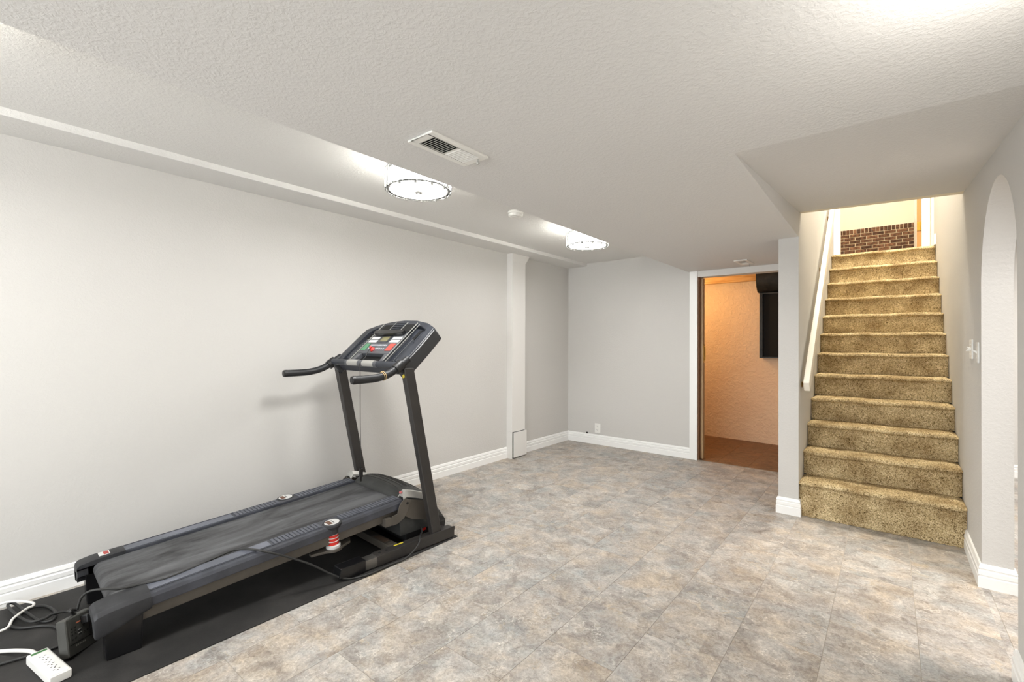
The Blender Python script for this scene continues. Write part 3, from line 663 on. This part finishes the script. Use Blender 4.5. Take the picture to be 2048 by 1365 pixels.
# running belt over the roller
bp = [(1.50, -.012)] + [(.06 - .034*math.sin(k/10*PI), -.046 + .034*math.cos(k/10*PI)) for k in range(11)] + [(1.50, -.080)]
B(D).prism([(s, h) for s, h in bp], 0, -.236, .236).build('running_belt', M_BELT, tm, smooth='auto', label='worn dusty black running belt')
boxd = lambda name, lo, hi, m, parent=tm, bevel=0, f=D, **k: B(f).box(lo, hi).build(name, m, parent, bevel, **k)
for sg in (-1, 1):
    def X(a): return sg*a
    # side rail
    pr = [(.243, 0), (.330, 0), (.345, -.006), (.352, -.020), (.352, -.058), (.335, -.062), (.335, -.03), (.243, -.02)]
    rail = B(D); rail.prism([(X(a), h) for a, h in pr], 1, .02, 1.44); rail = rail.build('side_rail', M_RAIL, tm, .004, 2)
    boxd('inlay', (min(X(.252), X(.318)), .10, 0), (max(X(.252), X(.318)), .66, .0022), mat('rail_gloss', (84, 88, 98), .32, bump=(120, .03), var=(7, (112, 116, 128), .42, .75)), rail, .001)
    g = B(D); 
    for k in range(39):
        s = .675 + k*.0195
        if abs(s+.0075-.985) < .052: continue
        b = B(D); b.box((min(X(.250), X(.322)), s, -.001), (max(X(.250), X(.322)), s+.0150, .0042)); b.build('rib', M_RIB, rail, .0016, 1)
    boxd('edge_line', (min(X(.324), X(.330)), .10, 0), (max(X(.324), X(.330)), 1.43, .0026), M_RAIL, rail, .001)
    # end cap
    ec = B(D); secs = []
    for ss, lo_, dt, wx in ((-.034, -.100, .026, .012), (-.030, -.108, .012, .004), (-.018, -.108, .002, 0), (.03, -.098, -.005, 0), (.09, -.080, -.006, 0), (.155, -.064, -.006, 0)):
        pp = [(.236, -.02), (.236, -dt), (.322-wx, -dt), (.342-wx, -dt-.006), (.355-wx, -dt-.022), (.360-wx, lo_+.012), (.357-wx, lo_), (.338-wx, lo_), (.332-wx, -.045), (.300, -.045)]
        secs.append([ec.v((X(x_), ss, min(h_, -dt) if i_ < 2 else h_)) for i_, (x_, h_) in enumerate(pp)])
    for A1, A2 in zip(secs, secs[1:]):
        for i_ in range(10): ec.bm.faces.new([A1[i_], A1[(i_+1) % 10], A2[(i_+1) % 10], A2[i_]])
    ec.bm.faces.new(secs[0]); ec.bm.faces.new(secs[-1])
    ec.prism([(X(a), h) for a, h in [(.246, -.03), (.330, -.03), (.345, -.05), (.345, -.104), (.300, -.104), (.285, -.08), (.246, -.06)]], 1, -.030, .010)
    cap = ec.build('end_cap', M_CAP, tm, .003, 2, smooth='auto')
    B(D).lathe((X(.345), -.0305, -.045), [(.005, 0), (.005, .002)], 10, 1).build('screw_hole', M_DARK, cap)
    if sg < 0:
        stk = boxd('warning_sticker', (-.318, .055, .006), (-.262, .098, .0068), M_LBL, cap)
        boxd('red_print', (-.312, .074, .0068), (-.268, .094, .0071), mat('sticker_red', (168, 70, 66), .6, bump=(60, .02)), stk)
    # metal frame rail below the plastic
    boxd('frame_rail', (min(X(.275), X(.332)), .12, -.112), (max(X(.275), X(.332)), 1.44, -.050), M_TAUPE, tm, .003)
    # rear foot
    ft = B(T); x0, x1 = sorted((X(.262), X(.345)))
    P = [(x0, .012, 0), (x1, .012, 0), (x1, .128, 0), (x0, .128, 0), (x0, .002, .15), (x1, .002, .15), (x1, .132, .15), (x0, .132, .15)]
    V = [ft.v(p) for p in P]
    for q in ((0,3,2,1), (4,5,6,7), (0,1,5,4), (1,2,6,5), (2,3,7,6), (3,0,4,7)): ft.bm.faces.new([V[i] for i in q])
    ft.build('rear_foot', M_BLKG, tm, .006, 2)
    # cushioning unit: cap, spring, cup and bracket
    S = .985; xc = X(.318)
    kn = B(D); kn.lathe((xc, S, 0), [(.038, -.056), (.039, -.03), (.046, -.020), (.053, -.010), (.052, .000), (.048, .004), (0, .004)], 28); kn = kn.build('cushion_cap', M_CAP, tm, smooth='auto')
    lbl = B(D).lathe((xc, S, .0035), [(.041, 0), (.040, .002), (0, .0025)], 28).build('cap_label', M_LBL, kn)
    bx0, bx1 = xc-.032, xc+.032
    boxd('print_band', (xc-.026, S-.030, .0062), (xc+.026, S-.006, .0068), mat('label_brown', (104, 72, 56), .6, bump=(60, .02)), lbl)
    boxd('print_line', (xc-.020, S+.002, .0062), (xc+.020, S+.006, .0068), M_INK, lbl)
    sp = B(D).lathe((xc, S, 0), [(.031, -.128), (.031, -.054)], 24).build('spring_core', M_RED, tm, smooth='auto', label='red elastomer cushion')
    for h in (-.059, -.079, -.099): B(D).torus((xc, S, h), .032, .0024, 24, 8).build('spring_ring', M_LBL, sp, smooth=True)
    B(D).lathe((xc, S, 0), [(.039, -.138), (.040, -.124), (.033, -.119)], 24).build('spring_cup', M_LBL, sp, smooth='auto')
    br = [(X(.285), S-.125), (X(.312), S-.125), (X(.335), S-.06)] + [(X(.318+.050*math.cos(a)), S+.050*math.sin(a)) for a in [(-50+15*i)*PI/180 for i in range(8)]] + [(X(.325), S+.10), (X(.285), S+.12)]
    B(D).prism(br, 2, -.152, -.138).build('cushion_bracket', M_TAUPE, tm, .003)
    # front lift bracket (bent plate) and side plate
    pl = [(1.443, .322), (1.468, .312), (1.485, .300), (1.458, .235), (1.432, .200), (1.385, .176), (1.347, .175), (1.343, .232), (1.384, .238), (1.398, .284), (1.415, .305)]
    B(T).prism(pl, 0, X(.366), X(.372)).build('lift_bracket', M_TAUPE, tm, .0015)
    boxd('bracket_return', (min(X(.31), X(.37)), 1.300, .176), (max(X(.31), X(.37)), 1.346, .225), M_TAUPE, tm, .002, f=T)
    B(T).prism([(1.440, .318), (1.62, .262), (1.62, .135), (1.50, .170), (1.445, .206)], 0, X(.352), X(.362)).build('side_plate', M_TAUPE, tm, .002)
    B(T).lathe((X(.372), 1.456, .287), [(.008, -.002), (.008, .002), (.004, .003)], 14, 0).build('pivot_bolt', M_DARK, tm)
    # base rail with silver slider and rubber end
    boxd('base_rail', (min(X(.388), X(.458)), 1.19, .004), (max(X(.388), X(.458)), 1.775, .066), M_TUBE, tm, .006, f=T)
    boxd('flange', (min(X(.450), X(.460)), 1.35, .05), (max(X(.450), X(.460)), 1.775, .074), M_TUBE, tm, .002, f=T)
    boxd('slider', (min(X(.392), X(.454)), 1.10, .006), (max(X(.392), X(.454)), 1.20, .062), M_SILV if False else mat('brushed_steel', (128, 126, 122), .35, .8, bump=(60, .03)), tm, .004, f=T)
    rf = B(T); rf.prism([(.955, .022), (.965, .072), (1.115, .072), (1.115, .004), (1.01, .004)], 0, X(.385), X(.460)); rf.build('rail_end', M_BLKG, tm, .005)
    B(T).lathe((X(.400), .985, .024), [(.022, -.008), (.022, .03)], 20, 0).build('end_wheel', M_BLK, tm)
    for y in (1.225, 1.27): B(T).lathe((X(.423), y, .0655), [(.009, 0), (.009, .0015), (.006, .002)], 14).build('hole_plug', M_DARK, tm)
    # upright
    u = B(T); xa, xb = sorted((X(.404), X(.450)))
    yb, yt, dp, zt = 1.600, 1.374, .073, 1.150
    P = [(xa, yb, .062), (xb, yb, .062), (xb, yb+dp, .062), (xa, yb+dp, .062), (xa, yt, zt), (xb, yt, zt), (xb, yt+dp, zt), (xa, yt+dp, zt)]
    V = [u.v(p) for p in P]
    for q in ((0,3,2,1), (4,5,6,7), (0,1,5,4), (1,2,6,5), (2,3,7,6), (3,0,4,7)): u.bm.faces.new([V[i] for i in q])
    ur = u.build('upright', M_TUBE, tm, .010, 3, smooth='auto')
    if sg > 0:
        stx = B(T); stx.prism([(.422, 1.088), (.440, 1.094), (.436, 1.114), (.418, 1.108)], 1, 1.3805, 1.3868); stx.build('yellow_sticker', M_YEL, ur)
    # handlebar
    h = B(T); ht = .03 if sg > 0 else 0
    h.tube([(X(.428), 1.02+ht, 1.094), (X(.430), 1.12, 1.095), (X(.430), 1.20, 1.100), (X(.428), 1.28, 1.120), (X(.422), 1.36, 1.165), (X(.418), 1.42, 1.205)], .0235, 16, 5)
    hb_ = h.build('handlebar', M_GRIP, tm, smooth='auto')
    B(T).tube([(X(.428), 1.006+ht, 1.094), (X(.428), 1.012+ht, 1.094), (X(.428), 1.032+ht, 1.094)], [.014, .022, .0245, .0245], 16, 3).build('grip_cap', M_BLK, hb_, smooth='auto')
    cl = B(T); cl.tube([(X(.424), 1.325, 1.140), (X(.420), 1.375, 1.176)], .033, 14, 0); cl.build('collar', M_BLK, hb_, .004, smooth='auto')
    if sg > 0:
        for k, s in enumerate((0, .008)):
            c0 = Vector((.4295, 1.235+s, 1.1075+s*.45)); rb = B(T)
            pts = [(c0.x + .0255*math.cos(a), c0.y - .0255*math.sin(a)*.30 + (.002 if k else 0)*math.cos(a), c0.z + .0255*math.sin(a)) for a in [2*PI*i/20 for i in range(21)]]
            rb.tube(pts, .0018, 6, 0); rb.build('rubber_band', M_RUBB, hb_, smooth=True)
boxd('cross_bar', (-.39, 1.325, .012), (.39, 1.385, .056), M_TAUPE, tm, .004, f=T)
boxd('cross_label', (.18, 1.335, .056), (.30, 1.375, .0568), mat('brown_label', (92, 76, 64), .6, bump=(60, .02)), tm, f=T)
boxd('caution_strip', (.400, 1.335, .0662), (.412, 1.40, .0668), M_YEL, tm, f=T)
boxd('cross_bar', (-.39, 1.70, .012), (.39, 1.755, .060), M_TUBE, tm, .004, f=T)
boxd('deck_board', (-.275, .10, -.050), (.275, 1.44, -.030), M_BLK, tm, 0)
# motor hood: domed shell
def hood_z(x, y):
    pf = [(1.425, .300), (1.44, .335), (1.475, .358), (1.53, .362), (1.60, .345), (1.67, .305), (1.73, .240), (1.775, .165), (1.79, .09)]
    for (a, za), (b, zb) in zip(pf, pf[1:]):
        if a <= y <= b:
            t = (y-a)/(b-a); f_ = za+(zb-za)*t; break
    else: f_ = .09
    q = min(1, abs(x)/.345)
    return .085 + (f_-.085)*(1-q**7)**.5*(1-.10*q*q)
hd = B(T); nx_, ny_ = 40, 30; Gv = []
ys = [1.425+(1.79-1.425)*(j/ny_) for j in range(ny_+1)]
for y in ys: Gv.append([hd.v((-.345+.690*i/nx_, y, hood_z(-.345+.690*i/nx_, y))) for i in range(nx_+1)])
for a, b in zip(Gv, Gv[1:]):
    for i in range(nx_): hd.bm.faces.new([a[i], a[i+1], b[i+1], b[i]])
bot = [[hd.v((v, y, .080)) for v in (-.345, .345)] for y in (ys[0], ys[-1])]
def skirt(row, p, q):
    hd.bm.faces.new([p] + row + [q])
skirt(Gv[0][::1], bot[0][0], bot[0][1]); skirt(Gv[-1], bot[1][0], bot[1][1])
skirt([r[0] for r in Gv], bot[0][0], bot[1][0]); skirt([r[-1] for r in Gv], bot[0][1], bot[1][1])
hd.bm.faces.new([bot[0][0], bot[0][1], bot[1][1], bot[1][0]])
hood = hd.build('motor_hood', mat('hood_plastic', (48, 49, 48), .46, bump=(160, .06), var=(12, (62, 63, 62), .45, .8)), tm, smooth='auto')
for k in range(9):
    y = 1.49+k*.022; pts = [(x, y + .012*math.sin(k), hood_z(x, y+.012*math.sin(k))+.0012) for x in [-.22+.44*i/12 for i in range(13)]]
    B(T).tube(pts, .0022, 5, 0).build('hood_ridge', M_TUBE, hood, smooth=True)
for sg in (-1, 1):
    ac = B(T); rows = []
    for k in range(13):
        y = 1.435 + .245*k/12; wv = .055*(1 - .35*k/12)
        za = .366 - .085*(k/12)**1.3 - (.03 if k == 0 else 0)
        rows.append([(sg*x, y, za+dz) for x, dz in ((.350-wv, -.020), (.350-wv*.6, .002), (.352, 0), (.362, -.030))])
    R_ = [[ac.v(p) for p in r] for r in rows]
    R2 = [[ac.v((p[0], p[1], p[2]-.010)) for p in r] for r in rows]
    for a, b in zip(R_, R_[1:]):
        for i in range(3): ac.bm.faces.new([a[i], a[i+1], b[i+1], b[i]])
    for a, b in zip(R2, R2[1:]):
        for i in range(3): ac.bm.faces.new([a[i+1], a[i], b[i], b[i+1]])
    for e0, e1 in ((0, 0), (3, 3)):
        for a, b, c, d in zip(R_, R_[1:], R2, R2[1:]): ac.bm.faces.new([a[e0], b[e0], d[e0], c[e0]])
    for rr, r2 in ((R_[0], R2[0]), (R_[-1], R2[-1])):
        for i in range(3): ac.bm.faces.new([rr[i], rr[i+1], r2[i+1], r2[i]])
    a_ = ac.build('hood_accent', M_SILV, tm, smooth='auto', label='silver accent strip')
    y = 1.437; x = .325
    if sg > 0: B(T).lathe((sg*x, y, .350), [(0, .008), (.008, .006), (.011, 0), (.008, -.006), (0, -.008)], 14).build('accent_tip', mat('dusty_red', (178, 92, 92), .5, bump=(60, .02)), a_, smooth=True)
boxd('motor_pan', (-.33, 1.47, .025), (.33, 1.80, .085), M_BLK, tm, .01, f=T)
boxd('power_switch', (.332, 1.60, .060), (.338, 1.63, .076), M_RED, tm, .001, f=T)
for sg in (-1, 1): B(T).lathe((sg*.33, 1.735, .07), [(.055, -.014), (.057, 0), (.055, .014)], 28, 0).build('transport_wheel', M_BLK, tm, smooth='auto')

# console
KA = math.radians(42.5); kc, ks = math.cos(KA), math.sin(KA)
def K(x, v, n): return T(x, 1.362 + v*kc - n*ks, 1.160 + v*ks + n*kc)
def pk(name, pts, n0, n1, m, parent, bevel=0, **k): return B(K).prism(pts, 2, n0, n1).build(name, m, parent, bevel, **k)
def bk_(name, x0, x1, v0, v1, n0, n1, m, parent, bevel=0, **k): return B(K).box((x0, v0, n0), (x1, v1, n1)).build(name, m, parent, bevel, **k)
out = [(.405, .005), (.425, .09), (.425, .27), (.415, .365), (.30, .415), (.15, .448), (0, .458)]
full = out + [(-x, v) for x, v in out[::-1][1:]]
con = pk('console', [(x*.97, v*.985) for x, v in full], -.085, -.022, M_CONS, tm, .012, seg=3, smooth='auto')
half = out + [(0, .405), (.25, .385), (.345, .345), (.352, .20), (.345, .055), (.33, .02)]
for sg in (-1, 1):
    pk('rim', [(sg*x, v) for x, v in half], -.060, .004, M_CONS, con, .010, seg=3, smooth='auto')
    sd_ = B(K); sd_.prism([(sg*.385, -.022), (sg*.432, -.022), (sg*.434, .20), (sg*.424, .36), (sg*.385, .37)], 2, -.092, -.004); sd_.build('side_cheek', mat('cheek_plastic', (46, 47, 49), .34, bump=(160, .05)), con, .012, 3, smooth='auto')
    bk_('trough_slot', min(sg*.245, sg*.275), max(sg*.245, sg*.275), .06, .36, -.0225, -.018, M_DARK, con)
    bk_('holder_edge', min(sg*.280, sg*.286), max(sg*.280, sg*.286), .05, .26, -.023, -.004, M_CONSG, con, .001)
    pk('holder_cup', [(sg*.290, .055), (sg*.342, .055), (sg*.345, .20), (sg*.30, .24), (sg*.288, .24)], -.023, -.010, M_CONS, con, .004)
    bk_('trough_slot', min(sg*.305, sg*.345), max(sg*.305, sg*.345), .275, .335, -.0225, -.018, M_DARK, con)
    bk_('chrome_edge', min(sg*.205, sg*.211), max(sg*.205, sg*.211), .03, .405, .012, .0165, M_SILV, con, .001)
    bk_('chrome_edge', min(sg*.222, sg*.226), max(sg*.222, sg*.226), .03, .405, .002, .006, M_SILV, con, .001)
B(T).tube([(-.41, 1.352, 1.168), (0, 1.347, 1.166), (.41, 1.352, 1.168)], .022, 14, 4).build('front_bar', M_CONS, con, smooth='auto')
for x0, x1 in ((-.165, -.03), (.03, .165)):
    B(T).tube([(x0, 1.3465, 1.168), (x1, 1.3465, 1.168)], .0232, 16, 0).build('pulse_sensor', M_SILV, con, smooth='auto', label='silver pulse sensor')
B(T).tube([(-.20, 1.347, 1.1665), (.20, 1.347, 1.1665)], .0226, 16, 0).build('sensor_sleeve', M_CONSG, con, smooth='auto')
pnl = pk('control_panel', [(-.195, .095), (.195, .095), (.203, .30), (-.203, .30)], -.025, .014, M_CONSG, con, .005, seg=2)
vp = pk('vent_panel', [(-.205, .298), (.205, .298), (.195, .405), (.12, .435), (-.12, .435), (-.195, .405)], -.025, .008, M_CONS, con, .004)
bk_('speaker_mesh', -.185, -.075, .318, .400, .008, .0095, M_DARK, vp); bk_('speaker_mesh', .075, .185, .318, .400, .008, .0095, M_DARK, vp)
for k in range(6): bk_('fan_slat', -.068, .068, .315+k*.019, .325+k*.019, .008, .013, M_CONS, vp, .001)
bk_('divider', -.074, -.069, .31, .425, .008, .012, M_SILV, vp); bk_('divider', .069, .074, .31, .425, .008, .012, M_SILV, vp)
pk('book_ledge', [(-.185, .292), (-.17, .278), (-.08, .272), (.08, .272), (.17, .278), (.185, .292), (.175, .308), (-.175, .308)], .012, .040, M_BLKG, con, .004)
# lower tray
bk_('tray', -.150, .150, .030, .094, -.023, -.016, M_DARK, con); 
pk('tray_wall', [(-.20, .028), (-.150, .028), (-.132, .094), (-.195, .094)], -.025, .012, M_CONSG, con, .006); pk('tray_wall', [(.20, .028), (.165, .028), (.150, .094), (.195, .094)], -.025, .012, M_CONSG, con, .004)
# keys and display
bez = bk_('display_bezel', -.062, .062, .198, .268, .014, .017, M_CONS, pnl, .002); bk_('display', -.045, .045, .212, .262, .017, .0178, M_LCD, bez)
for x0, x1 in ((-.185, -.082), (.082, .188)):
    for v0 in (.205, .238):
        kk = bk_('label_strip', x0, x1, v0, v0+.024, .014, .0152, M_LBL, pnl)
bk_('stop_key', .120, .185, .122, .190, .014, .017, M_REDK, pnl, .001, label='red key'); bk_('start_key', -.185, -.128, .122, .190, .014, .017, M_GREEN, pnl, .001, label='green key')
for r_, v0, n_ in ((0, .168, 11), (1, .134, 9)):
    for k in range(n_):
        x = -.112 + .21*(k+.5)/n_; bk_('key', x-.006, x+.006, v0, v0+.013, .014, .0162, mat('pale_key', (170, 172, 178), .5, bump=(60, .02)), pnl)
sk = B(K); sk.lathe((-.03, .128, .014), [(.017, 0), (.018, .006), (.013, .012), (.008, .018), (.010, .026), (.006, .032), (0, .033)], 20); sk = sk.build('safety_key', M_RED, con, smooth='auto', label='red safety key')
cordp = [K(-.03, .124, .034), K(-.020, .09, .035), K(.005, .035, .030), T(.020, 1.320, 1.165), T(.024, 1.322, 1.10), T(.016, 1.328, .9), T(.008, 1.335, .70), T(.0, 1.345, .455)]
B().tube(cordp, .0028, 6, 5).build('key_cord', M_CORD, sk, smooth=True)
for z, xk in ((1.075, .023), (.64, .006)): B(T).lathe((xk, 1.330, z), [(0, .006), (.0045, 0), (0, -.006)], 8).build('cord_knot', M_CORD, sk)
ck = B(T); ck.box((-.010, 1.335, .405), (.010, 1.355, .46)); ck.box((-.004, 1.338, .375), (.004, 1.350, .41)); ck.build('cord_clip', M_BLK, sk, .002)

# power cord of the treadmill
pc = [(.96, 2.02, .10), (1.03, 1.99, .085), (1.085, 1.93, .085), (1.145, 1.86, .06), (1.142, 1.77, .013), (1.135, 1.66, .012), (1.138, 1.53, .012), (1.098, 1.42, .013), (1.065, 1.336, .060), (1.035, 1.242, .135), (1.005, 1.127, .210), (.975, 1.03, .262),
      (.925, .99, .272), (.84, .945, .263), (.835, .85, .252), (.855, .743, .246), (.860, .644, .240), (.832, .562, .238), (.822, .493, .243), (.80, .452, .252), (.770, .405, .252), (.745, .380, .225), (.742, .368, .180)]
B().tube(pc, .0052, 8, 5).build('power_cord', M_CORD, tm, smooth=True)

# ------------------------------------------------------------------ black surge protector leaning on the treadmill
ph, th, ro = .77, .227, -.127
e_ = Vector((-math.sin(ph), math.cos(ph), 0)); nr = Vector((math.cos(ph), math.sin(ph), 0)); u_ = nr*(-math.sin(th)) + Vector((0, 0, math.cos(th)))
e2 = e_*math.cos(ro) + u_*math.sin(ro); u2 = u_*math.cos(ro) - e_*math.sin(ro); n2 = e2.cross(u2)
SBL = Vector((.806, .335, .040)); SW, SH = .138, .150
def S_(x, v, n): return tuple(SBL + e2*x + u2*(v*.85) + n2*n)
sp = empty('surge_protector', (.79, .38, .006)); tag(sp, 'black surge protector block leaning on the rear of the treadmill', 'surge protector')
def bs_(name, x0, x1, v0, v1, n0, n1, m, parent, bevel=0, **k): return B(S_).box((x0, v0, n0), (x1, v1, n1)).build(name, m, parent, bevel, **k)
body = bs_('body', 0, SW, -.026, SH, -.040, 0, M_SURGE, sp, .009, seg=3, smooth='auto')
bs_('face_plate', .012, .092, .030, .142, 0, .0015, M_SURGE, body, .001)
bs_('side_ridge', .108, .128, .020, .148, 0, .005, M_BLKG, body, .003)
bs_('groove', .010, .112, .024, .0275, .0, .001, M_DARK, body)
for x in (.020,):
    for v in (.044, .066, .080, .094): bs_('ground_slot', x, x+.006, v, v+.006, .0015, .0022, M_DARK, body); bs_('slots', x+.014, x+.023, v+.001, v+.0035, .0015, .0022, M_DARK, body); bs_('slots', x+.014, x+.023, v+.006, v+.0085, .0015, .0022, M_DARK, body)
for v in (.052, .068): bs_('phone_jack', .052, .066, v, v+.010, .0015, .0022, M_DARK, body); bs_('jack_rim', .051, .067, v+.010, v+.0125, .0015, .0026, M_SILV, body)
for v in (.050, .084): bs_('slots', .076, .086, v, v+.0025, .0015, .0022, M_DARK, body); bs_('slots', .076, .086, v+.007, v+.0095, .0015, .0022, M_DARK, body); bs_('ground_slot', .093, .099, v+.006, v+.011, .0, .0022, M_DARK, body)
bs_('indicator', .046, .066, .113, .118, .0015, .0030, mat('amber', (190, 110, 80), .4, bump=(60, .02)), body)
for k in range(6): bs_('raised_letter', .036+k*.0085, .0405+k*.0085, .010, .017, 0, .0008, mat('faint_print', (120, 118, 110), .5, bump=(60, .02)), body)
pgb = bs_('plug', .068, .094, .098, .136, 0, .030, M_BLK, sp, .005, seg=2)
scord = [S_(.07, SH, -.02), S_(.05, SH+.03, -.02)] + [(.39, .41, .03), (.342, .346, .026), (.361, .311, .026), (.346, .264, .026), (.235, .232, .027), (.093, .211, .028), (.055, .222, .026), (.103, .241, .024), (.242, .264, .026), (.343, .296, .013), (.377, .334, .013), (.312, .352, .014), (.209, .335, .014), (.162, .296, .014), (.183, .262, .014), (.226, .225, .014), (.283, .206, .012), (.35, .235, .012), (.401, .299, .012), (.46, .335, .012), (.56, .348, .012), (.647, .338, .012), (.652, .285, .012), (.637, .20, .012), (.600, .05, .012), (.55, -.12, .012)]
B().tube(scord, .0062, 8, 6).build('cord', M_CORD, sp, smooth=True)

# ------------------------------------------------------------------ white power strip
A_ = Vector((.700, .222, .006)); dx = Vector((.243, .041, 0)).normalized(); dy = Vector((-dx.y, dx.x, 0))
def Wp(a, b, c): return tuple(A_ + dx*a + dy*b + Vector((0, 0, c)))
ws = empty('power_strip', tuple(A_ + dx*.13 + dy*.03)); tag(ws, 'white six outlet power strip lying on the black mat', 'power strip')
wbod = B(Wp).box((0, 0, 0), (.250, .066, .036)).build('body', M_PLASTW, ws, .009, 3, smooth='auto')
tp = B(Wp).box((.006, .006, .034), (.246, .060, .0375)).build('top_face', M_PLASTW, wbod, .003)
B(Wp).box((.012, .010, .0374), (.026, .058, .0386)).build('green_label', mat('green_label', (64, 120, 66), .5, bump=(60, .02)), wbod, .0005, label='green label')
for k in range(6):
    a = .062 + k*.029
    s = B(Wp); s.box((a, .022, .0374), (a+.003, .028, .0379)); s.box((a, .037, .0374), (a+.003, .043, .0379)); s.lathe((a+.012, .0325, .0374), [(.003, 0), (.003, .0005)], 8); s.build('outlet_slots', M_INK, wbod)
wc = [Wp(.008, .033, .018), Wp(-.05, .030, .020), (.58, .205, .022), (.52, .165, .014), (.44, .08, .012), (.36, -.05, .012)]
B().tube(wc, .0075, 8, 6).build('cord', M_CORDW, ws, smooth=True)
wl = [(.10, -.20, .012), (.20, -.02, .012), (.328, .172, .020), (.285, .215, .040), (.225, .262, .042), (.212, .285, .042), (.172, .286, .042), (.105, .246, .042), (.070, .205, .042), (.045, .150, .025), (.04, .0, .012)]
tag(B().tube(wl, .0055, 8, 6).build('loose_white_cord', M_CORDW, None, smooth=True), 'loose white cord tangled with the black coil near the baseboard', 'cord')
